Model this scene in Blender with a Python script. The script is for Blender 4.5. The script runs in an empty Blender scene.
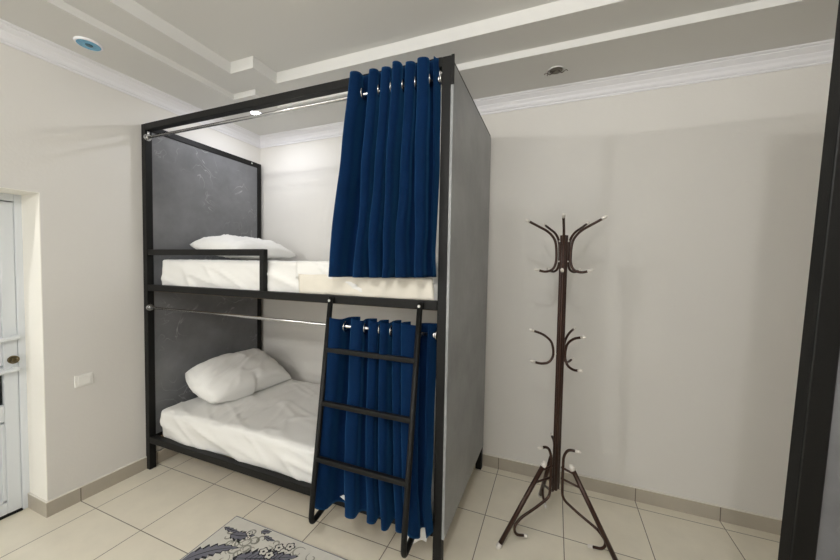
import bpy, bmesh, math, random
from mathutils import Vector, Matrix, noise

random.seed(7)
S = bpy.context.scene
COL = S.collection
PI = math.pi

# ------------------------------------------------------------------ camera
YAW, PITCH, ROLL, FPX = -0.3801, -0.0398, 0.0176, 338.36
CAM = Vector((2.4747, -2.3056, 1.3673))
F = Vector((math.sin(YAW)*math.cos(PITCH), math.cos(YAW)*math.cos(PITCH), math.sin(PITCH)))
R = Vector((math.cos(YAW), -math.sin(YAW), 0)); U = R.cross(F)
R2 = R*math.cos(ROLL)+U*math.sin(ROLL); U2 = -R*math.sin(ROLL)+U*math.cos(ROLL)
cd = bpy.data.cameras.new('camera'); cam = bpy.data.objects.new('camera', cd); COL.objects.link(cam)
cd.sensor_width = 36; cd.lens = FPX*36/840; cd.clip_start = 0.02
M = Matrix((R2, U2, -F)).transposed().to_4x4(); M.translation = CAM
cam.matrix_world = M
S.camera = cam

# ------------------------------------------------------------------ light / exposure
S.view_settings.view_transform = 'Standard'; S.view_settings.look = 'None'
S.view_settings.gamma = 1; S.view_settings.exposure = 0.06
w = bpy.data.worlds.new('world'); S.world = w; w.use_nodes = True
w.node_tree.nodes['Background'].inputs[0].default_value = (0.8, 0.85, 1, 1)
w.node_tree.nodes['Background'].inputs[1].default_value = 0.05

def lamp(name, loc, power, color, radius=.03, typ='POINT', **k):
    l = bpy.data.lights.new(name, typ); l.energy = power; l.color = color
    if typ == 'AREA':
        l.shape = 'DISK'; l.size = radius*2
    else:
        l.shadow_soft_size = radius
    for a, b in k.items(): setattr(l, a, b)
    o = bpy.data.objects.new(name, l); o.location = loc; COL.objects.link(o); return o
WARM = (1.0, .99, .97); COOL = (.90, .92, 1.0)
lamp('lamp_light', (2.49, -2.05, 2.44), 8, WARM, .035)
lamp('lamp_light', (2.45, -2.90, 2.44), 35, WARM, .035)
_w = lamp('window_fill', (1.35, -4.93, 1.45), 24, (.97, .985, 1.0), .5, 'AREA'); _w.rotation_euler = (PI/2, 0, 0); _w.data.shape = 'RECTANGLE'; _w.data.size = 1.5; _w.data.size_y = 1.15  # added area fill for soft frontal light, set at the made-up window
lamp('front_fill', (3.7, -4.72, 2.44), 46, WARM, .03)  # unseen lamp without fixture, added as fill from the front
lamp('side_fill', (.2, -3.4, 2.44), 47, WARM, .03)  # unseen lamp without fixture, added as fill from the left
lamp('spot_light', (.395, -.405, 2.462), 3.4, COOL, .03, 'AREA')

# ------------------------------------------------------------------ materials
def srgb(c):
    return tuple(((v/255)/12.92 if v/255 <= .04045 else ((v/255+.055)/1.055)**2.4) for v in c)+(1,)
MATS = {}
def nt(name):
    m = bpy.data.materials.new(name); m.use_nodes = True
    return m, m.node_tree, m.node_tree.nodes['Principled BSDF']
def mat(name, rgb, rough=.5, metal=0, bump=0, bscale=50, var=0, vscale=5, spec=.5, sheen=0, coat=0, emis=None, trans=0):
    m, t, b = nt(name); N, L = t.nodes, t.links
    b.inputs['Base Color'].default_value = srgb(rgb)
    b.inputs['Roughness'].default_value = rough; b.inputs['Metallic'].default_value = metal
    b.inputs['Specular IOR Level'].default_value = spec
    if sheen:
        b.inputs['Sheen Weight'].default_value = sheen; b.inputs['Sheen Roughness'].default_value = .55
        b.inputs['Sheen Tint'].default_value = srgb((62, 130, 190))
    if coat: b.inputs['Coat Weight'].default_value = coat
    if trans: b.inputs['Transmission Weight'].default_value = trans
    if emis:
        b.inputs['Emission Color'].default_value = srgb(emis[0]); b.inputs['Emission Strength'].default_value = emis[1]
    tc = N.new('ShaderNodeTexCoord')
    if var:
        n = N.new('ShaderNodeTexNoise'); n.inputs['Scale'].default_value = vscale; n.inputs['Detail'].default_value = 6
        L.new(tc.outputs['Object'], n.inputs['Vector'])
        mr = N.new('ShaderNodeMapRange'); mr.inputs['From Min'].default_value = .25; mr.inputs['From Max'].default_value = .75
        mr.inputs['To Min'].default_value = 1-var; mr.inputs['To Max'].default_value = 1+var
        L.new(n.outputs['Fac'], mr.inputs['Value'])
        h = N.new('ShaderNodeHueSaturation'); h.inputs['Color'].default_value = srgb(rgb)
        L.new(mr.outputs[0], h.inputs['Value']); L.new(h.outputs[0], b.inputs['Base Color'])
    if bump:
        n = N.new('ShaderNodeTexNoise'); n.inputs['Scale'].default_value = bscale; n.inputs['Detail'].default_value = 4
        L.new(tc.outputs['Object'], n.inputs['Vector'])
        bp = N.new('ShaderNodeBump'); bp.inputs['Strength'].default_value = bump; bp.inputs['Distance'].default_value = .002
        L.new(n.outputs['Fac'], bp.inputs['Height']); L.new(bp.outputs[0], b.inputs['Normal'])
    MATS[name] = m; return m

WALL = mat('wall_paint', (221, 218, 212), .55, bump=.35, bscale=70, var=.015, vscale=2)
CEIL = mat('ceiling_paint', (222, 221, 217), .7, bump=.1, bscale=60)
CORN = mat('cornice_plaster', (232, 231, 233), .45)
BLACK = mat('black_metal', (17, 17, 16), .5, bump=.15, bscale=300, spec=.25)
CHROME = mat('chrome', (205, 205, 205), .22, metal=1)
BOLT = mat('bolt_steel', (225, 225, 220), .4, metal=.6)
VELVET = mat('blue_velvet', (5, 27, 58), .85, bump=.3, bscale=120, var=.12, vscale=9, sheen=.4, spec=.05)
SHEET = mat('white_satin_sheet', (236, 235, 231), .33, bump=.5, bscale=14, var=.02)
PILLOW = mat('white_pillowcase', (238, 237, 233), .55, bump=.25, bscale=22)
CREAM = mat('cream_sheet', (226, 220, 206), .45, bump=.2, bscale=30, var=.03, vscale=14)
DOORW = mat('white_pvc', (222, 226, 229), .35)
GLASS = mat('dark_glass', (38, 40, 42), .08)
BRASS = mat('aged_brass', (120, 108, 82), .35, metal=.9, bump=.3, bscale=200)
BROWN = mat('bronze_brown_metal', (60, 39, 30), .3, metal=.35, var=.2, vscale=60)
CAP = mat('white_cap', (225, 220, 212), .4)
SWITCH = mat('switch_plastic', (238, 236, 230), .35)
FILM = mat('blue_film', (95, 175, 215), .2, var=.25, vscale=30, coat=.6)
FILMD = mat('deep_blue_film', (36, 92, 112), .2, coat=.5)
HOLE_SHADE = mat('painted_hole_shade', (120, 116, 108), .9)  # grey of a flat disc, painted for the shade inside the cutout
WIRE = mat('lamp_wire', (72, 62, 55), .5)
PANE = mat('fill_window_glass', (225, 232, 236), .05, trans=.9)
LENS = mat('lit_lens', (255, 255, 255), .5, emis=((250, 250, 255), 22))
WOOD = mat('bed_board', (150, 126, 92), .7, var=.1)

def panel_mat(name, base, scratch):
    m, t, b = nt(name); N, L = t.nodes, t.links
    tc = N.new('ShaderNodeTexCoord')
    n = N.new('ShaderNodeTexNoise'); n.inputs['Scale'].default_value = 2.6; n.inputs['Detail'].default_value = 7; n.inputs['Roughness'].default_value = .65
    L.new(tc.outputs['Object'], n.inputs['Vector'])
    r = N.new('ShaderNodeValToRGB'); r.color_ramp.elements[0].position = .3; r.color_ramp.elements[1].position = .75
    a = [max(0, c-15) for c in base]; c2 = [min(255, c+19) for c in base]
    r.color_ramp.elements[0].color = srgb(a); r.color_ramp.elements[1].color = srgb(c2)
    L.new(n.outputs['Fac'], r.inputs[0])
    # chalky wipe marks
    n2 = N.new('ShaderNodeTexNoise'); n2.inputs['Scale'].default_value = 5.0; n2.inputs['Detail'].default_value = 2; n2.inputs['Distortion'].default_value = 1.6
    L.new(tc.outputs['Object'], n2.inputs['Vector'])
    d = N.new('ShaderNodeMath'); d.operation = 'SUBTRACT'; d.inputs[1].default_value = .5; L.new(n2.outputs['Fac'], d.inputs[0])
    ab = N.new('ShaderNodeMath'); ab.operation = 'ABSOLUTE'; L.new(d.outputs[0], ab.inputs[0])
    mr = N.new('ShaderNodeMapRange'); mr.inputs['From Min'].default_value = 0; mr.inputs['From Max'].default_value = .015
    mr.inputs['To Min'].default_value = scratch; mr.inputs['To Max'].default_value = 0; L.new(ab.outputs[0], mr.inputs['Value'])
    n3 = N.new('ShaderNodeTexNoise'); n3.inputs['Scale'].default_value = 3.3; n3.inputs['Detail'].default_value = 3
    L.new(tc.outputs['Object'], n3.inputs['Vector'])
    m3 = N.new('ShaderNodeMapRange'); m3.inputs['From Min'].default_value = .5; m3.inputs['From Max'].default_value = .65; L.new(n3.outputs['Fac'], m3.inputs['Value'])
    mm = N.new('ShaderNodeMath'); mm.operation = 'MULTIPLY'; L.new(mr.outputs[0], mm.inputs[0]); L.new(m3.outputs[0], mm.inputs[1])
    mx = N.new('ShaderNodeMix'); mx.data_type = 'RGBA'; mx.inputs['B'].default_value = srgb((190, 190, 188))
    L.new(mm.outputs[0], mx.inputs['Factor']); L.new(r.outputs[0], mx.inputs['A']); L.new(mx.outputs['Result'], b.inputs['Base Color'])
    b.inputs['Roughness'].default_value = .42
    return m
PANEL = panel_mat('chalky_grey_laminate', (108, 109, 111), .6)
PANELR = panel_mat('grey_laminate', (140, 142, 142), .0)

TX, TY, T = .1557, -.0744, .4
def tile_mat(name, base, grout, axes, rough, gw=.0022):
    m, t, b = nt(name); N, L = t.nodes, t.links
    g = N.new('ShaderNodeNewGeometry'); sp = N.new('ShaderNodeSeparateXYZ'); L.new(g.outputs['Position'], sp.inputs[0])
    def mth(op, x, y=None):
        n = N.new('ShaderNodeMath'); n.operation = op
        for i, v in enumerate((x, y)):
            if v is None: continue
            if isinstance(v, (int, float)): n.inputs[i].default_value = v
            else: L.new(v, n.inputs[i])
        return n.outputs[0]
    line = None; cells = []
    for ax in axes:
        off = TX if ax == 'X' else TY
        u = mth('DIVIDE', mth('SUBTRACT', sp.outputs[ax], off), T)
        fl = mth('FLOOR', u); cells.append(fl)
        fr = mth('SUBTRACT', u, fl)
        dist = mth('MINIMUM', fr, mth('SUBTRACT', 1.0, fr))
        l = mth('LESS_THAN', dist, gw/T)
        line = l if line is None else mth('MAXIMUM', line, l)
    cv = N.new('ShaderNodeCombineXYZ')
    for i, c in enumerate(cells): L.new(c, cv.inputs[i])
    wn = N.new('ShaderNodeTexWhiteNoise'); L.new(cv.outputs[0], wn.inputs['Vector'])
    n = N.new('ShaderNodeTexNoise'); n.inputs['Scale'].default_value = 7; n.inputs['Detail'].default_value = 8; n.inputs['Roughness'].default_value = .62
    ad = N.new('ShaderNodeVectorMath'); ad.operation = 'MULTIPLY_ADD'; ad.inputs[1].default_value = (7, 7, 7)
    L.new(wn.outputs['Color'], ad.inputs[0]); L.new(g.outputs['Position'], ad.inputs[2]); L.new(ad.outputs[0], n.inputs['Vector'])
    v = mth('ADD', mth('MULTIPLY', mth('SUBTRACT', n.outputs['Fac'], .5), .22), mth('ADD', mth('MULTIPLY', wn.outputs['Value'], .04), .98))
    h = N.new('ShaderNodeHueSaturation'); h.inputs['Color'].default_value = srgb(base); L.new(v, h.inputs['Value'])
    mx = N.new('ShaderNodeMix'); mx.data_type = 'RGBA'; mx.inputs['B'].default_value = srgb(grout)
    L.new(line, mx.inputs['Factor']); L.new(h.outputs[0], mx.inputs['A']); L.new(mx.outputs['Result'], b.inputs['Base Color'])
    b.inputs['Roughness'].default_value = rough
    bp = N.new('ShaderNodeBump'); bp.inputs['Strength'].default_value = .5; bp.inputs['Distance'].default_value = .001
    L.new(mth('SUBTRACT', 1.0, line), bp.inputs['Height']); L.new(bp.outputs[0], b.inputs['Normal'])
    return m
FLOOR = tile_mat('floor_tiles', (229, 222, 204), (122, 112, 98), 'XY', .34)
BASEX = tile_mat('skirting_tiles_x', (176, 168, 153), (100, 92, 82), 'X', .4)
BASEY = tile_mat('skirting_tiles_y', (176, 168, 153), (100, 92, 82), 'Y', .4)
CAULK = mat('white_caulk', (226, 222, 212), .6)

# ------------------------------------------------------------------ mesh helpers
def box(bm, x0, x1, y0, y1, z0, z1, mi=0):
    vs = [bm.verts.new((x, y, z)) for x in (x0, x1) for y in (y0, y1) for z in (z0, z1)]
    q = [(0, 1, 3, 2), (4, 6, 7, 5), (0, 4, 5, 1), (2, 3, 7, 6), (0, 2, 6, 4), (1, 5, 7, 3)]
    for f in q:
        bm.faces.new([vs[i] for i in f]).material_index = mi
    return vs
def smooth_path(pts, r=.03, n=5):
    pts = [Vector(p) for p in pts]; out = [pts[0]]
    for i in range(1, len(pts)-1):
        a, b, c = pts[i-1], pts[i], pts[i+1]
        d1 = (a-b); d2 = (c-b); rr = min(r, d1.length*.49, d2.length*.49)
        p, q = b+d1.normalized()*rr, b+d2.normalized()*rr
        for k in range(n+1):
            t = k/n; out.append(p*(1-t)**2+b*2*t*(1-t)+q*t*t)
    out.append(pts[-1]); return out
def tube(bm, pts, r, seg=12, mi=0, caps=True):
    pts = [Vector(p) for p in pts]; rings = []
    prev = None
    for i, p in enumerate(pts):
        t = (pts[min(i+1, len(pts)-1)]-pts[max(i-1, 0)]).normalized()
        if prev is None:
            ref = Vector((0, 0, 1)) if abs(t.z) < .9 else Vector((1, 0, 0))
            n = t.cross(ref).normalized()
        else:
            n = (prev-t*prev.dot(t)).normalized()
        prev = n; b = t.cross(n)
        rings.append([bm.verts.new(p+(n*math.cos(2*PI*k/seg)+b*math.sin(2*PI*k/seg))*r) for k in range(seg)])
    for a, b in zip(rings, rings[1:]):
        for k in range(seg):
            f = bm.faces.new((a[k], a[(k+1) % seg], b[(k+1) % seg], b[k])); f.smooth = True; f.material_index = mi
    if caps:
        for rg in (rings[0][::-1], rings[-1]):
            bm.faces.new(rg).material_index = mi
def obox(bm, a, b, w, h, up=(0, 0, 1)):
    """rectangular bar from a to b"""
    a, b, up = Vector(a), Vector(b), Vector(up)
    t = (b-a).normalized(); s = t.cross(up).normalized(); u = s.cross(t)
    v = [bm.verts.new(p+s*i*w/2+u*j*h/2) for p in (a, b) for i, j in ((-1, -1), (1, -1), (1, 1), (-1, 1))]
    for f in ((3, 2, 1, 0), (4, 5, 6, 7), (0, 1, 5, 4), (1, 2, 6, 5), (2, 3, 7, 6), (3, 0, 4, 7)):
        bm.faces.new([v[i] for i in f])
def torus(bm, c, axis, r, r2, seg=24, s2=8):
    c, axis = Vector(c), Vector(axis).normalized()
    n = axis.cross(Vector((0, 0, 1)) if abs(axis.z) < .9 else Vector((1, 0, 0))).normalized(); b = axis.cross(n)
    rg = []
    for i in range(seg):
        d = n*math.cos(2*PI*i/seg)+b*math.sin(2*PI*i/seg)
        rg.append([bm.verts.new(c+d*(r+r2*math.cos(2*PI*k/s2))+axis*r2*math.sin(2*PI*k/s2)) for k in range(s2)])
    for i in range(seg):
        a, d = rg[i], rg[(i+1) % seg]
        for k in range(s2):
            f = bm.faces.new((a[k], a[(k+1) % s2], d[(k+1) % s2], d[k])); f.smooth = True
def disc(bm, c, axis, r, h, seg=24, mi=0, r_top=None):
    c, axis = Vector(c), Vector(axis).normalized(); r_top = r if r_top is None else r_top
    n = axis.cross(Vector((0, 0, 1)) if abs(axis.z) < .9 else Vector((1, 0, 0))).normalized(); b = axis.cross(n)
    A = [bm.verts.new(c+(n*math.cos(2*PI*i/seg)+b*math.sin(2*PI*i/seg))*r) for i in range(seg)]
    B = [bm.verts.new(c+axis*h+(n*math.cos(2*PI*i/seg)+b*math.sin(2*PI*i/seg))*r_top) for i in range(seg)]
    for i in range(seg):
        f = bm.faces.new((A[i], A[(i+1) % seg], B[(i+1) % seg], B[i])); f.material_index = mi; f.smooth = True
    bm.faces.new(A[::-1]).material_index = mi; bm.faces.new(B).material_index = mi
def sphere(bm, c, r, mi=0, sc=(1, 1, 1)):
    n0 = len(bm.verts)
    res = bmesh.ops.create_uvsphere(bm, u_segments=12, v_segments=8, radius=r, matrix=Matrix.Translation(c) @ Matrix.Diagonal((*sc, 1)))
    for v in res['verts']:
        for f in v.link_faces: f.material_index = mi; f.smooth = True
def obj(name, bm, mats, parent=None, bevel=0, recalc=True):
    if recalc: bmesh.ops.recalc_face_normals(bm, faces=bm.faces)
    me = bpy.data.meshes.new(name); bm.to_mesh(me); bm.free()
    for m in (mats if isinstance(mats, (list, tuple)) else [mats]): me.materials.append(m)
    o = bpy.data.objects.new(name, me); COL.objects.link(o)
    if parent: o.parent = parent
    if bevel:
        md = o.modifiers.new('bevel', 'BEVEL'); md.width = bevel; md.segments = 2; md.limit_method = 'ANGLE'
    return o
def tag(o, label, cat=None, group=None):
    o['label'] = label
    if cat: o['category'] = cat
    if group: o['group'] = group
    return o
def empty(name, loc, label, cat, group=None, rz=0):
    o = bpy.data.objects.new(name, None); o.location = loc; o.rotation_euler.z = rz; o.empty_display_size = .05
    COL.objects.link(o); return tag(o, label, cat, group)
def struct(o): o['kind'] = 'structure'; return o
def bxo(name, dims, m, parent=None, bevel=0):
    bm = bmesh.new()
    for d in (dims if isinstance(dims[0], (list, tuple)) else [dims]): box(bm, *d)
    return obj(name, bm, m, parent, bevel)

# ------------------------------------------------------------------ room shell
X1, Y1 = 4.94, -4.95
ZL, Z2, Z3, ZT = 2.4778, 2.5154, 2.5839, 2.72
struct(bxo('floor', (-.4, X1+.12, Y1-.12, .12, -.1, 0), FLOOR))
struct(bxo('wall_back', (-.32, X1+.12, 0, .12, 0, ZT), WALL))
DY0, DY1, DZ, DD = -1.404, -2.24, 1.712, .185      # doorway in the left wall
struct(bxo('wall_left', [(-.32, 0, DY0, 0, 0, ZT), (-.32, 0, Y1-.12, DY1, 0, ZT), (-.32, 0, DY1, DY0, DZ, ZT)], WALL))
struct(bxo('wall_right', (X1, X1+.12, Y1, 0, 0, ZT), WALL))
struct(bxo('wall_front', [(0, .55, Y1-.12, Y1, 0, ZT), (2.15, X1+.12, Y1-.12, Y1, 0, ZT), (.55, 2.15, Y1-.12, Y1, 0, .85), (.55, 2.15, Y1-.12, Y1, 2.05, ZT)], WALL))
win = struct(bxo('fill_window_1', [(.55, .60, Y1-.09, Y1-.04, .85, 2.05), (2.10, 2.15, Y1-.09, Y1-.04, .85, 2.05), (1.325, 1.375, Y1-.09, Y1-.04, .90, 2.0), (.60, 2.10, Y1-.09, Y1-.04, .85, .90), (.60, 2.10, Y1-.09, Y1-.04, 2.0, 2.05)], DOORW))  # unseen window, made up to go with the added frontal fill
bxo('fill_window_pane', [(.60, 1.325, Y1-.07, Y1-.062, .90, 2.0), (1.375, 2.10, Y1-.07, Y1-.062, .90, 2.0)], PANE, win)

a1, b1 = .411, .608      # stepped ceiling
bm = bmesh.new()
c1, c2 = .605, .79
for (x0, x1, y0, y1) in ((0, X1, -a1, 0), (0, X1, Y1, Y1+a1), (0, a1, Y1+a1, -a1), (X1-a1, X1, Y1+a1, -a1)): box(bm, x0, x1, y0, y1, ZL, ZT-.02)
for (x0, x1, y0, y1) in ((0, X1, -b1, 0), (0, X1, Y1, Y1+b1), (0, b1, Y1+b1, -b1), (X1-b1, X1, Y1+b1, -b1)): box(bm, x0, x1, y0, y1, Z2, ZT-.01)
for fx in (0, 1):
    for fy in (0, 1):
        def rx(u, v): return (u, v) if not fx else (X1-v, X1-u)
        def ry(u, v): return (-v, -u) if not fy else (Y1+u, Y1+v)
        box(bm, *rx(a1, c1), *ry(a1, c1), ZL, ZT-.02)
        box(bm, *rx(b1, c2), *ry(b1, c2), Z2, ZT-.01)
box(bm, 0, X1, Y1, 0, Z3, ZT)
struct(obj('ceiling', bm, CEIL))

REVEAL = mat('white_reveal_plaster', (246, 243, 234), .6, bump=.3, bscale=60)
struct(bxo('door_reveal', [(-DD, -.0005, DY0-.003, DY0, 0, DZ), (-DD, -.0005, DY1, DY1+.003, 0, DZ), (-DD, -.0005, DY1+.003, DY0-.003, DZ-.003, DZ)], REVEAL))
# cornice: profile (inset from wall, z)
prof = [(0, 2.392), (.006, 2.392), (.008, 2.398), (.004, 2.403), (.010, 2.408), (.014, 2.416), (.016, 2.428), (.024, 2.440), (.024, 2.445), (.036, 2.455), (.046, 2.463), (.046, 2.468), (.056, 2.472), (.060, 2.479), (0, 2.479)]
def cornice(name, corners):
    (ax, ay, ox, oy), (bx_, by_, px, py) = corners
    bm = bmesh.new()
    A = [bm.verts.new((ax+ox*d, ay+oy*d, z)) for d, z in prof]; B = [bm.verts.new((bx_+px*d, by_+py*d, z)) for d, z in prof]
    for i in range(len(prof)-1): bm.faces.new((A[i], A[i+1], B[i+1], B[i]))
    bm.faces.new(A); bm.faces.new(B[::-1])
    struct(obj(name, bm, CORN))
cornice('trim_1', ((0, 0, 1, -1), (X1, 0, -1, -1)))
cornice('trim_2', ((0, 0, 1, -1), (0, Y1, 1, 1)))
cornice('trim_3', ((X1, 0, -1, -1), (X1, Y1, -1, 1)))
cornice('trim_4', ((0, Y1, 1, 1), (X1, Y1, -1, 1)))

# skirting
hb, tb = .0785, .011
def skirt(name, dims, m):
    bm = bmesh.new(); x0, x1, y0, y1 = dims
    box(bm, x0, x1, y0, y1, 0, hb, 0)
    box(bm, x0, x1, y0, y1, hb, hb+.005, 1)
    return struct(obj(name, bm, [m, CAULK]))
skirt('baseboard_back', (0, X1, -tb, 0), BASEX)
skirt('baseboard_left', (0, tb, DY0, -tb), BASEY)
skirt('baseboard_left_reveal', (-DD, tb, DY0-tb, DY0), BASEX)
skirt('baseboard_left_front', (0, tb, Y1, DY1), BASEY)
skirt('baseboard_right', (X1-tb, X1, Y1, -tb), BASEY)
skirt('baseboard_front', (tb, X1-tb, Y1, Y1+tb), BASEX)

# door in the deep doorway
bm = bmesh.new()
box(bm, -DD-.07, -DD, DY0-.03, DY0, 0, DZ); box(bm, -DD-.07, -DD, DY1, DY1+.03, 0, DZ); box(bm, -DD-.07, -DD, DY1+.03, DY0-.03, DZ-.04, DZ)
door = struct(obj('door_1', bm, DOORW, bevel=.003))
LX = -DD-.006
yA, yB = DY0-.0305, DY1+.0305
bm = bmesh.new()
st = .052
box(bm, LX-.05, LX, yA-st, yA, .012, DZ-.045); box(bm, LX-.05, LX, yB, yB+st, .012, DZ-.045)
for z0, z1 in ((.012, .075), (.51, .60), (1.60, DZ-.045)): box(bm, LX-.05, LX, yB+st, yA-st, z0, z1)
box(bm, LX-.035, LX-.02, yB+st, yA-st, .075, .51)
box(bm, LX-.035, LX-.02, yB+st, yA-st, .79, 1.60); box(bm, LX-.05, LX, yB+st, yA-st, .76, .80)
leaf = obj('door_leaf', bm, DOORW, door, bevel=.004)
bm = bmesh.new()
for z0, z1 in ((.085, .50), (.81, 1.59)):
    for d in ((yB+st, yB+st+.014, z0, z1), (yA-st-.014, yA-st, z0, z1), (yB+st+.014, yA-st-.014, z0-.01, z0+.004), (yB+st+.014, yA-st-.014, z1-.004, z1+.01)):
        box(bm, LX-.02, LX-.006, *d)
obj('glazing_bead', bm, DOORW, leaf, bevel=.003)
tag(bxo('glass_pane', (LX-.03, LX-.022, yB+st, yA-st, .60, .76), GLASS, leaf), 'dark glass pane')
for zz, dz in ((.952, .006), (.784, .004)):
    bm = bmesh.new()
    tube(bm, smooth_path([(LX, yA-.012, zz), (LX+.04, yA-.012, zz+.004), (LX+.045, yA-.15, zz-dz)], .015), .0115)
    disc(bm, (LX, yA-.012, zz), (1, 0, 0), .017, .008)
    obj('door_handle', bm, DOORW, leaf)
bm = bmesh.new(); disc(bm, (LX, yA-.018, .835), (1, 0, 0), .021, .012); disc(bm, (LX+.012, yA-.018, .835), (1, 0, 0), .014, .016, r_top=.010)
box(bm, LX+.026, LX+.045, yA-.020, yA-.016, .827, .845)
tag(obj('door_lock', bm, BRASS, leaf), 'dull brass lock cylinder')
bxo('threshold', (-DD-.07, -DD, DY1+.03, DY0-.03, 0, .008), BLACK, door)
# back of the doorway (corridor wall behind the leaf)
struct(bxo('wall_corridor', (-.40, -.325, DY1-.1, DY0+.1, 0, 1.9), WALL))

# ------------------------------------------------------------------ wall switch
sw = empty('light_switch', (0, -1.248, .690), 'white plastic light switch on the left wall between doorway and bunk bed', 'light switch')
bxo('plate', (0, .009, -.041, .041, -.034, .034), SWITCH, sw, bevel=.003)
bxo('rocker', (.009, .013, -.027, .027, -.024, .024), SWITCH, sw, bevel=.002)

# ------------------------------------------------------------------ ceiling spotlights
def spot(loc, label, kind):
    e = empty('ceiling_spotlight', loc, label, 'ceiling light')
    bm = bmesh.new()
    torus(bm, (0, 0, -.003), (0, 0, 1), .050 if kind == 'film' else .041, .007 if kind != 'bare' else .0035, 32)
    rg = obj('trim_ring', bm, CORN if kind != 'bare' else CEIL, e)
    if kind == 'lit':
        bm = bmesh.new(); disc(bm, (0, 0, -.006), (0, 0, 1), .034, .006); obj('lens', bm, LENS, e)
    if kind == 'film':
        bm = bmesh.new(); disc(bm, (0, 0, -.004), (0, 0, -1), .052, .006, 32, r_top=.046); tag(obj('protective_film', bm, FILM, e), 'light blue plastic film')
        bm = bmesh.new(); disc(bm, (.002, 0, -.0101), (0, 0, -1), .016, .003, 24, r_top=.013); tag(obj('bulb_cap', bm, FILMD, e), 'dark teal centre')
    if kind == 'bare':
        bm = bmesh.new(); disc(bm, (0, 0, -.004), (0, 0, 1), .034, .0045); tag(obj('cutout', bm, HOLE_SHADE, e), 'disc painted with the shade of the open cutout')
        bm = bmesh.new()
        for s in (-1, 1):
            tube(bm, smooth_path([(s*.01, 0, 0), (s*.03, .01, -.018), (s*.052, .0, -.006), (s*.060, -.015, -.022)], .01), .0022, 6)
        tube(bm, smooth_path([(0, 0, 0), (-.015, -.02, -.02), (-.04, -.03, -.01), (-.045, -.01, -.03)], .01), .002, 6)
        tag(obj('spring_clip', bm, WIRE, e), 'loose spring clips and wire')
spot((.395, -.405, ZL), 'lit round recessed spotlight in the ceiling corner above the bunk bed', 'lit')
spot((.222, -1.292, ZL), 'unlit recessed spotlight under blue film in the left ceiling strip', 'film')
spot((2.443, -.233, ZL), 'bare recessed spotlight with loose spring clips, above the coat rack', 'bare')
for p, lab in (((2.49, -2.05), 'lit round lamp in mid ceiling, the one nearer the bunk bed'), ((2.45, -2.90), 'lit round lamp in mid ceiling, the one nearer the front wall')):
    e = empty('ceiling_lamp', (p[0], p[1], Z3), lab, 'ceiling light')
    bm = bmesh.new(); disc(bm, (0, 0, 0), (0, 0, -1), .07, .03); obj('lamp_body', bm, CORN, e)
    bm = bmesh.new(); disc(bm, (0, 0, -.0305), (0, 0, -1), .05, .012, r_top=.04); obj('lens', bm, LENS, e)

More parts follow.
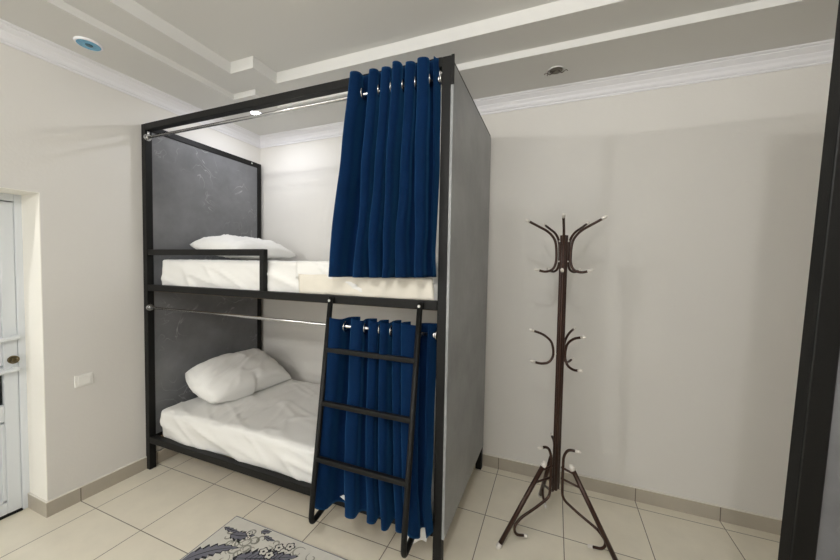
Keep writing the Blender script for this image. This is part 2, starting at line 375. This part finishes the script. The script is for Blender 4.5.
# ------------------------------------------------------------------ bunk bed
BL, BD, BH = 2.05, .94, 2.24
tz = .04
def make_bunk(loc, label, rz=0, shear=0, full=True):
    bed = empty('bunk_bed', loc, label, 'bunk bed', rz=rz)
    xs0 = .002
    def skew(o):
        if shear:
            for v in o.data.vertices: v.co.y += shear*(v.co.z-1.1)
        return o
    yf, yb = -BD, -.03
    for (x0, y0) in ((xs0, yf), (xs0, yb-tz), (BL-tz, yf), (BL-tz, yb-tz)):
        skew(bxo('post', (x0, x0+tz, y0, y0+tz, 0, BH-.001), BLACK, bed, .003))
    # long rails front/back
    for (z0, z1) in ((2.2, 2.24), (1.18, 1.22), (.18, .222)):
        for y0 in (yf if full else yf+.16, yb-tz):
            if z0 > 2 and y0 > yf: continue
            o = bxo('rail', (xs0+tz, BL-tz, y0, y0+tz, z0, z1), BLACK, bed, .003)
            skew(o)
    # end rails
    for x0 in (xs0, BL-tz):
        for (z0, z1) in ((2.2, 2.24), (1.18, 1.22), (.18, .222)):
            xw = x0+(.020 if 1 < z0 < 2 else tz)
            skew(bxo('end_rail', (x0, xw, yf+tz, yb-tz, z0, z1), BLACK, bed, .003))
    hp = tag(skew(bxo('end_panel', (xs0+.022, xs0+.034, yf+tz, yb-tz, .222, 2.2), PANEL, bed)), 'scuffed grey head panel inside the frame')
    for yy in (-.80, -.13):
        bm = bmesh.new(); disc(bm, (xs0+tz, yy, 2.222), (1, 0, 0), .006, .003, 12)
        skew(obj('bolt', bm, BOLT, bed))
    tag(skew(bxo('end_panel', (BL, BL+.012, yf+.002, -.078, .18, 2.205), PANELR, bed, .001)), 'smooth grey outer end panel')
    skew(bxo('corner_plate', (BL+.0005, BL+.014, yf-.002, yf+.006, 2.12, 2.24), BLACK, bed, .001))
    for z in (1.168, .176):
        skew(bxo('bed_base', (xs0+tz, BL-tz, yf+(tz if full else .21), yb-tz, z+.006, z+.024), WOOD, bed))
    if not full: return bed
    # guard rail
    bm = bmesh.new()
    box(bm, xs0+tz, .995, yf+.004, yf+.034, 1.410, 1.446); box(bm, .995, 1.025, yf+.004, yf+.034, 1.22, 1.446)
    obj('guard_rail', bm, BLACK, bed, bevel=.003)
    # curtain rods with brackets
    for z, r in ((2.154, .0085), (1.072, .008)):
        bm = bmesh.new(); yy = yf+.012
        tube(bm, [(xs0+tz+.002, yy, z), (BL-tz-.002, yy, z)], r, 16)
        rod = tag(obj('curtain_rod', bm, CHROME, bed), 'shiny chrome curtain rod')
        for xx, s in ((xs0+tz, 1), (BL-tz, -1)):
            bm = bmesh.new(); disc(bm, (xx, yy, z), (s, 0, 0), .021, .006, 20); disc(bm, (xx+s*.006, yy, z), (s, 0, 0), .0145, .016, 20)
            if z > 2: tube(bm, [(xx+s*.012, yy, z+.01), (xx+s*.012, yy, z+.046)], .006, 8)
            obj('rod_bracket', bm, CHROME, rod)
    # ladder
    bm = bmesh.new()
    for x in (1.475, 1.938):
        pts = smooth_path([(x, yf-.016, 1.212), (x, yf-.145, .262), (x-.0, yf-.152, .182), (x, yf-.012, .212)], .035, 7)
        tube(bm, pts, .0125, 12)
    lad = obj('ladder', bm, BLACK, bed)
    for z in (.966, .722, .472):
        yy = yf-.016-.129*(1.212-z)/.95
        bm = bmesh.new(); obox(bm, (1.478, yy, z), (1.935, yy, z), .022, .022); obj('rung', bm, BLACK, lad, bevel=.003)
    for x in (1.475, 1.938):
        bm = bmesh.new(); disc(bm, (x, yf-.029, 1.197), (0, -1, 0), .0075, .004, 14, r_top=.005); tag(obj('bolt', bm, BOLT, lad), 'bright steel bolt head')
    return bed
bunk = make_bunk((0, 0, 0), 'tall black metal bunk bed with ladder in the room corner')
bunk2 = make_bunk((3.905, -1.328, 0), 'second black bunk bed cut off by the right edge of the photo', rz=-PI/2, shear=.034, full=False)

# ------------------------------------------------------------------ mattresses (wrinkled sheets)
def nz(p, s): return noise.noise(Vector(p)*s)
def ridged(x): return (1-abs(x)*2.2)
def rounded_box_surface(bm, x0, x1, y0, y1, z0, z1, res, disp, rad=.03, mi=0):
    cx, cy, cz = (x0+x1)/2, (y0+y1)/2, (z0+z1)/2
    hx, hy, hz = (x1-x0)/2, (y1-y0)/2, (z1-z0)/2
    nx, ny, nzz = [max(3, int(2*h/res)) for h in (hx, hy, hz)]
    cache = {}
    def V(i, j, k):
        key = (i, j, k)
        if key not in cache:
            p = Vector((-hx+2*hx*i/nx, -hy+2*hy*j/ny, -hz+2*hz*k/nzz))
            q = Vector((max(-hx+rad, min(hx-rad, p.x)), max(-hy+rad, min(hy-rad, p.y)), max(-hz+rad, min(hz-rad, p.z))))
            d = p-q; n = d.normalized() if d.length > 1e-6 else Vector((0, 0, 1))
            w_ = q+n*rad+Vector((cx, cy, cz))
            w_ += n*disp(w_, n)
            cache[key] = bm.verts.new(w_)
        return cache[key]
    def quad(a, b, c, d):
        f = bm.faces.new((a, b, c, d)); f.smooth = True; f.material_index = mi
    for i in range(nx):
        for j in range(ny):
            for k in (0, nzz): quad(V(i, j, k), V(i+1, j, k), V(i+1, j+1, k), V(i, j+1, k))
    for i in range(nx):
        for k in range(nzz):
            for j in (0, ny): quad(V(i, j, k), V(i+1, j, k), V(i+1, j, k+1), V(i, j, k+1))
    for j in range(ny):
        for k in range(nzz):
            for i in (0, nx): quad(V(i, j, k), V(i, j+1, k), V(i, j+1, k+1), V(i, j, k+1))
def wrinkle(amp_top, amp_side, seed):
    def d(p, n):
        if n.z > .6:
            v = nz((p.x*1.0+seed, p.y*.8, 0), 4)*.6+max(0, ridged(nz((p.x*1.2+p.y*2.4+seed, p.y*.6-p.x*.4, 3), 3.2)))**6*.9
            v += max(0, ridged(nz((p.x*3+seed, p.y*.8+p.x, 9), 3)))**8*.6
            return v*amp_top
        q = p.x*.8+p.z*1.6
        v = nz((q+seed, p.z*1.5, p.y), 6)*.8+max(0, ridged(nz((q*1.5+seed, p.z*.8, 5), 4)))**5*.9
        return v*amp_side
    return d
bm = bmesh.new(); rounded_box_surface(bm, .095, 2.0, -.905, -.078, .205, .405, .014, wrinkle(.010, .014, 2.1), .032)
mlow = tag(obj('mattress', bm, SHEET), 'creased white satin-sheeted mattress on the lower bunk', 'mattress')
bm = bmesh.new(); rounded_box_surface(bm, .098, 1.995, -.895, -.078, 1.200, 1.385, .014, wrinkle(.003, .015, 7.3), .022)
mup = tag(obj('mattress', bm, SHEET), 'white-sheeted mattress on the upper bunk behind the guard rail', 'mattress')
# pleat seams across the lower sheet (pressed fold lines)
def strip_on(bm, pts, wdt, zf, lift):
    prev = None
    for (x, y) in pts:
        a = bm.verts.new((x-wdt/2, y, zf(x-wdt/2, y)+lift*.2)); c = bm.verts.new((x, y, zf(x, y)+lift)); b = bm.verts.new((x+wdt/2, y, zf(x+wdt/2, y)+lift*.2))
        if prev:
            for u, v, s, t in ((prev[0], prev[1], c, a), (prev[1], prev[2], b, c)):
                f = bm.faces.new((u, v, s, t)); f.smooth = True
        prev = (a, c, b)
# folded sheet flap on the front of the upper mattress
def cloth(name, m, parent, P, nu, nv, th=.002):
    bm = bmesh.new(); g = [[bm.verts.new(P(i/nu, j/nv)) for j in range(nv+1)] for i in range(nu+1)]
    for i in range(nu):
        for j in range(nv):
            f = bm.faces.new((g[i][j], g[i+1][j], g[i+1][j+1], g[i][j+1])); f.smooth = True
    o = obj(name, bm, m, parent, recalc=True)
    if th:
        md = o.modifiers.new('solid', 'SOLIDIFY'); md.thickness = th; md.offset = 0
    return o
tag(cloth('sheet_flap', CREAM, mup, lambda u, v: Vector((1.235+.74*u+.012*v, -.908-.004*v-.002*math.sin(u*23+v*2)-.002*nz((u*3, v, 2), 5), 1.318-.100*v+.006*nz((u, 0, 4), 6))), 60, 8), 'cream sheet edge hanging over the mattress front')
tag(cloth('sheet_flap', SHEET, mup, lambda u, v: Vector((1.215+.77*u, -.903-.002*math.sin(u*17)-.001*v, 1.384-.09*v)), 50, 6), 'white folded sheet over the mattress edge')
tag(cloth('sheet_corner', SHEET, mlow, lambda u, v: Vector((1.880+.122*u-.015*v, -.9445-.006*math.sin(u*7)*v-.010*v*v, .250-(.105+.02*math.sin(u*5))*v)), 14, 8), 'white sheet corner hanging over the rail')
tag(cloth('sheet_corner', SHEET, mlow, lambda u, v: Vector((1.53+.07*u, -.9430-.004*v, .246-.030*v*(.3+u))), 8, 4), 'white sheet corner over the rail')

# ------------------------------------------------------------------ pillows
def pillow(name_label, loc, size, rot, seed, rnd=0):
    bm = bmesh.new(); n = 44
    L_, W_, H_ = size
    tops = {}
    for side in (1, -1):
        for i in range(n+1):
            for j in range(n+1):
                u = -1+2*i/n; v = -1+2*j/n
                edge = (i in (0, n) or j in (0, n))
                if edge and side == -1: tops[(i, j, -1)] = tops[(i, j, 1)]; continue
                h = ((1-abs(u)**3)*(1-abs(v)**3))**.48
                pull = 1-.075*(1-abs(v)**2)*abs(u)**2-.0
                pull2 = 1-.085*(1-abs(u)**2)*abs(v)**2
                if rnd and v < 0: pull = math.sqrt(1-rnd*v*v); pull2 = math.sqrt(1-rnd*u*u)
                x = u*L_/2*pull; y = v*W_/2*pull2
                wr = (nz((x+seed, y, side), 9)*.010+max(0, ridged(nz((x*2+seed, y*1.2+x, side*3), 5)))**6*.010)*(h+.15)
                ang = math.atan2(v, u); rad = max(abs(u), abs(v))
                wr += .007*math.sin(ang*17+seed)*max(0, rad-.55)*(1-rad)*4
                z = side*(h*H_/2*(1 if side > 0 else .55)+wr)
                if edge: z = .004*math.sin(ang*13)
                tops[(i, j, side)] = bm.verts.new((x, y, z))
        for i in range(n):
            for j in range(n):
                f = bm.faces.new([tops[k+(side,)] for k in ((i, j), (i+1, j), (i+1, j+1), (i, j+1))]); f.smooth = True
    o = obj('pillow', bm, PILLOW); o.location = loc; o.rotation_euler = rot
    return tag(o, name_label, 'pillow')
pillow('plump white pillow leaning against the grey panel on the lower bunk', (.270, -.455, .515), (.42, .68, .26), (0, math.radians(24), math.radians(-4)), 3.3, .26)
pillow('flat white pillow lying at the head of the upper bunk', (.305, -.43, 1.464), (.46, .62, .19), (math.radians(0), math.radians(7), math.radians(4)), 8.1, .2)

# ------------------------------------------------------------------ curtains
def curtain(label, starts_t, starts_b, z0, z1, yc, ycb, amp_t, amp_b, ymin_clamp, rodz, rodr, flare):
    """starts_*: x of each front-fold crest at top and bottom, plus both ends"""
    nf = len(starts_t)-1
    NU, NV = nf*22, 60
    root = empty('curtain', ((starts_t[0]+starts_t[-1])/2, yc, z1), label, 'curtain')
    ox, oy, oz = root.location
    def P(i, j):
        s = i/NU*nf; k = min(int(s), nf-1); fr = s-k
        v = j/NV                     # 0 top .. 1 bottom
        e = v**flare
        xt = starts_t[k]+(starts_t[k+1]-starts_t[k])*fr; xb = starts_b[k]+(starts_b[k+1]-starts_b[k])*fr
        x = xt*(1-e)+xb*e
        w_t = starts_t[k+1]-starts_t[k]
        ph = 2*PI*(fr-.17)
        am = (amp_t*(1-e)+amp_b*e)*(.85+.25*math.sin(k*2.3+1))
        prof_ = math.cos(ph)
        prof_ = math.copysign(abs(prof_)**.75, prof_)
        y = yc+(ycb-yc)*min(1, v*1.3)-am*prof_
        x += ((.13 if k == 0 else .21)*w_t*(1-e)+.13*w_t*e)*math.sin(2*ph)
        y += .010*nz((x*2, z0*3, v*2+k), 2.5)*v*1.5
        x += .010*nz((s*.7, v*2.2, z0), 1.6)*v*1.5
        z = z1-(z1-z0)*v
        if ymin_clamp is not None and z > rodz+.022:
            q = min(1, (z-rodz-.022)/.012); y = y*(1-q)+min(y, ymin_clamp)*q
        z += .012*v*(s/nf)**2
        if j == 0: z -= .004*math.sin(ph)
        return Vector((x-ox, y-oy, z-oz))
    o = cloth('curtain_cloth', VELVET, root, lambda a, b: P(round(a*NU), round(b*NV)), NU, NV, .0025)
    # hem
    # grommets where the cloth crosses the rod
    j = int(NV*(z1-rodz)/(z1-z0)+.5)
    for k in range(nf):
        for fq in (.42, .92):
            if k == nf-1 and fq > .9: continue
            s0 = int((k+fq)*22); p = P(s0, j)
            q = P(s0+1, j)-P(s0-1, j); nrm = Vector((-q.y, q.x, 0)).normalized()
            bm = bmesh.new(); torus(bm, (p.x, 0, rodz-oz), nrm, .021, .0052, 24)
            obj('grommet', bm, CHROME, root)
    return root
curtain('royal blue velvet curtain bunched on the rod of the upper bunk',
        [1.597, 1.692, 1.752, 1.812, 1.867, 1.925, 1.995], [1.497, 1.635, 1.700, 1.775, 1.835, 1.930, 2.010],
        1.312, 2.230, -.938, -.964, .052, .046, -.944, 2.154, .0085, 1.0)
curtain('royal blue velvet curtain behind the ladder on the lower bunk',
        [1.492, 1.612, 1.700, 1.765, 1.820, 1.875, 2.0], [1.430, 1.610, 1.725, 1.800, 1.870, 1.935, 2.012],
        .212, 1.116, -.934, -.990, .048, .044, None, 1.072, .009, 1.3)

# ------------------------------------------------------------------ coat rack
LEAN = .0
RC = Vector((2.510, -.47, 0))
rack = empty('coat_rack', RC, 'brown metal coat rack with curved hooks standing by the back wall', 'coat rack')
def lean(p): p = Vector(p); p.x += LEAN*max(0, p.z-.1); return p
def pol(r, ang, z): return lean((r*math.cos(math.radians(ang)), r*math.sin(math.radians(ang)), z))
def cap(bm_pts, r): pass
def tipcap(parent, p, d, r):
    bm = bmesh.new(); d = Vector(d).normalized(); p = Vector(p)
    tube(bm, [p-d*.010, p+d*.004, p+d*.008], r*1.25, 10); sphere(bm, p+d*.008, r*1.2)
    return obj('end_cap', bm, CAP, parent)
bm = bmesh.new()
for a in (30, 150, 270):
    tube(bm, [lean((.0108*math.cos(math.radians(a)), .0108*math.sin(math.radians(a)), z)) for z in (.245, .8, 1.4, 1.535)], .0098, 14)
disc(bm, lean((0, 0, .235)), (0, 0, 1), .008, .02)
obj('pole', bm, BROWN, rack)
for z in (1.505, 1.405, .94):
    for a in (90, 210, 330):
        bm = bmesh.new(); sphere(bm, pol(.024, a, z), .004); obj('rivet', bm, CAP, rack)
for k in range(5):       # crown hooks
    a = 270+72*k-3
    pts = [pol(.178, a, 1.607), pol(.128, a, 1.580), pol(.075, a, 1.553), pol(.040, a, 1.51), pol(.034, a, 1.45), pol(.034, a, 1.40), pol(.048, a, 1.362), pol(.088, a, 1.350), pol(.125, a, 1.362)]
    bm = bmesh.new(); tube(bm, smooth_path(pts, .028, 5), .0062, 10)
    h = obj('hook', bm, BROWN, rack)
    tipcap(h, pts[0], pts[0]-pts[1], .0062); tipcap(h, pts[-1], pts[-1]-pts[-2], .0062)
for a in (192, 312, 62):     # middle hooks
    pts = [pol(.140, a, 1.052), pol(.085, a, 1.036), pol(.042, a, 1.000), pol(.033, a, .955), pol(.033, a, .925), pol(.050, a, .892), pol(.090, a, .882), pol(.130, a, .892)]
    bm = bmesh.new(); tube(bm, smooth_path(pts, .025, 5), .0062, 10)
    h = obj('hook', bm, BROWN, rack)
    tipcap(h, pts[0], pts[0]-pts[1], .0062); tipcap(h, pts[-1], pts[-1]-pts[-2], .0062)
for a, RF in ((218, .318), (343, .286), (106, .286)):     # feet
    bm = bmesh.new(); tube(bm, [pol(RF, a, .008), pol(.076, a, .378)], .0115, 12)
    lg = obj('leg', bm, BROWN, rack)
    tipcap(lg, pol(RF-.002, a, .013), pol(RF, a, 0)-pol(.076, a, .378), .0105); tipcap(lg, pol(.076, a, .378), pol(.076, a, .378)-pol(RF, a, 0), .0105)
    bm = bmesh.new()
    for z in (.352, .295):
        tube(bm, [pol(.024, a, z+.012), pol(.076+(.378-z)*.567, a, z)], .0055, 8)
    obj('strut', bm, BROWN, lg)
    pts = [pol(.098, a, .470), pol(.055, a, .468), pol(.033, a, .425), pol(.032, a, .30), pol(.034, a, .205), pol(.110, a, .165), pol(.205, a, .125), pol(.238, a, .085), pol(.225, a, .045), pol(.172, a, .030)]
    bm = bmesh.new(); tube(bm, smooth_path(pts, .03, 6), .0068, 10)
    br = obj('scroll_brace', bm, BROWN, rack)
    tipcap(br, pts[0], pts[0]-pts[1], .0066); tipcap(br, pts[-1], pts[-1]-pts[-2], .0066)

# ------------------------------------------------------------------ rug
RUGB = mat('rug_pale', (212, 209, 199), .95, bump=.6, bscale=400, var=.04, vscale=30)
RUGK = mat('rug_black', (34, 33, 38), .95)
RUGG = mat('rug_grey', (112, 112, 122), .95)
RUGL = mat('rug_light_grey', (150, 149, 138), .95)
rx0, rx1, ry0, ry1 = .920, 1.72, -2.25, -1.018
rug_bm = bmesh.new()
box(rug_bm, rx0, rx1, ry0, ry1, 0, .006, 0)
zc = [.0062]
def poly(pts, mi, z):
    pts = [(min(rx1-.008, max(rx0+.008, x)), min(ry1-.008, max(ry0+.008, y))) for x, y in pts]
    try:
        f = rug_bm.faces.new([rug_bm.verts.new((x, y, z)) for x, y in pts]); f.material_index = mi
        f.normal_update()
        if f.normal.z < 0: f.normal_flip()
    except Exception: pass
def leafp(x, y, ang, ln, wd, mi, z, curve=.25):
    L_, R_ = [], []
    for k in range(9):
        t = k/8; w_ = wd*math.sin(PI*t**.8)*(.5)*(1+.18*math.sin(t*18)); b = ang+curve*t
        cx, cy = x+ln*t*math.cos(b), y+ln*t*math.sin(b)
        L_.append((cx-w_*math.sin(b), cy+w_*math.cos(b))); R_.append((cx+w_*math.sin(b), cy-w_*math.cos(b)))
    poly(L_+R_[::-1][1:-1], mi, z)
def leaf2(x, y, ang, ln, wd, curve=.25):
    leafp(x, y, ang, ln, wd, 1, .0066, curve)
    leafp(x+ln*.13*math.cos(ang), y+ln*.13*math.sin(ang), ang, ln*.74, wd*.55, 2, .0070, curve)
def flower(x, y, r, rot=0):
    def fl(rr, mi, z, n=5):
        pts = []
        for k in range(40):
            a = 2*PI*k/40; q = rr*(.68+.32*abs(math.cos(n*a/2+rot)))
            pts.append((x+q*math.cos(a), y+q*math.sin(a)))
        poly(pts, mi, z)
    fl(r*1.25, 1, .0074); fl(r*.95, 0, .0078)
    poly([(x+r*.3*math.cos(2*PI*k/10), y+r*.3*math.sin(2*PI*k/10)) for k in range(10)], 1, .0082)
def stroke(pts, wd, mi, z):
    P_ = [Vector(p) for p in smooth_path([(a, b, 0) for a, b in pts], .03, 4)]
    L_, R_ = [], []
    for i, p in enumerate(P_):
        t = (P_[min(i+1, len(P_)-1)]-P_[max(0, i-1)]).normalized(); n = Vector((-t.y, t.x, 0)); w_ = wd*(.35+.65*math.sin(PI*min(1, (i+.5)/len(P_))))
        L_.append((p+n*w_/2)); R_.append((p-n*w_/2))
    for i in range(len(P_)-1):
        poly([(q.x, q.y) for q in (L_[i], L_[i+1], R_[i+1], R_[i])], mi, z)
def acanthus(x, y, ang, ln, wd, curve=.5, lobes=6):
    def prof_pts(sc, lo):
        L_, R_ = [], []
        m = lobes*6
        for k in range(m+1):
            t = k/m; tt = lo+(1-lo*1.6)*t
            w_ = wd*sc*math.sin(PI*min(1, tt**.75))*(.52+.48*((k % 6)/6))*.5+.0012
            b = ang+curve*tt
            cx, cy = x+ln*tt*math.cos(ang+curve*tt*.5), y+ln*tt*math.sin(ang+curve*tt*.5)
            L_.append((cx-w_*math.sin(b), cy+w_*math.cos(b))); R_.append((cx+w_*math.sin(b), cy-w_*math.cos(b)))
        return L_, R_
    for sc, lo, mi, z in ((1, 0, 1, .0066), (.72, .06, 2, .0070)):
        L_, R_ = prof_pts(sc, lo)
        for k in range(len(L_)-1): poly([L_[k], L_[k+1], R_[k+1], R_[k]], mi, z)
    stroke([(x+ln*t*math.cos(ang+curve*t*.5), y+ln*t*math.sin(ang+curve*t*.5)) for t in (0, .3, .6, .9)], .0045, 1, .0074)
    for k in range(lobes-1 if wd > .13 else 0):
        t = .2+.65*k/lobes; b = ang+curve*t; cx, cy = x+ln*t*math.cos(ang+curve*t*.5), y+ln*t*math.sin(ang+curve*t*.5)
        for s_ in (-1, 1):
            stroke([(cx, cy), (cx+wd*.3*math.cos(b+s_*.8), cy+wd*.3*math.sin(b+s_*.8))], .0035, 1, .0074)
def sprig(x, y, ang, ln, wd, n=7, curve=.5, fl=0):
    acanthus(x, y, ang, ln, wd*1.7, curve, n)
    acanthus(x, y, ang-.75, ln*.62, wd*.9, -.9, max(3, n-3))
    acanthus(x, y, ang+.85, ln*.5, wd*.7, .9, max(3, n-3))
    for k in range(fl):
        t = .42+.24*k; flower(x+ln*t*math.cos(ang+curve*t*.5), y+ln*t*math.sin(ang+curve*t*.5), .019, k)
def swirl(x, y, r, a0, s):
    stroke([(x+r*(1-k/14)*math.cos(a0+s*k*.55), y+r*(1-k/14)*math.sin(a0+s*k*.55)) for k in range(11)], .008, 3, .0063)
acanthus(.926, -1.335, 1.2, .25, .10, -.9, 8)
acanthus(.930, -1.098, -.10, .11, .030, .3, 4)
acanthus(1.00, -1.120, .05, .125, .075, .6, 5); flower(1.085, -1.082, .014); flower(1.10, -1.105, .013, 1)
acanthus(1.13, -1.215, .30, .30, .135, .25, 9); acanthus(1.20, -1.21, -.35, .15, .07, .3, 5)
for fx_, fy_ in ((1.235, -1.135), (1.285, -1.090), (1.330, -1.065), (1.275, -1.14)): flower(fx_, fy_, .021, fx_*9)
acanthus(1.125, -1.045, .1, .06, .045, .8, 4); acanthus(1.165, -1.062, -.3, .07, .03, .5, 3)
acanthus(1.36, -1.22, .4, .2, .09, -.6, 6); acanthus(1.10, -1.40, .5, .25, .12, .4, 8)
for (x, y, a, f_) in ((1.05, -1.62, .7, 2), (1.35, -1.52, 2.2, 1), (1.55, -1.75, .3, 2), (1.10, -1.95, 1.1, 3), (1.45, -2.05, .2, 2), (1.60, -1.40, 1.7, 1)):
    sprig(x, y, a, .2, .08, 8, random.uniform(-.4, .4), f_)
for k in range(420):
    swirl(random.uniform(rx0+.05, rx1-.05), random.uniform(ry0+.05, ry1-.05), random.uniform(.02, .045), random.uniform(0, 6), random.choice((-1, 1)))
for (a, b, c, d) in ((rx0, rx1, ry1-.003, ry1), (rx0, rx1, ry0, ry0+.003), (rx0, rx0+.003, ry0+.003, ry1-.003), (rx1-.003, rx1, ry0+.003, ry1-.003)):
    box(rug_bm, a, b, c, d, .0061, .0072, 2)
for f in rug_bm.faces:
    pass
tag(obj('rug', rug_bm, [RUGB, RUGK, RUGG, RUGL], recalc=False), 'pale floral rug with black sprigs on the tiled floor in front of the bed', 'rug')
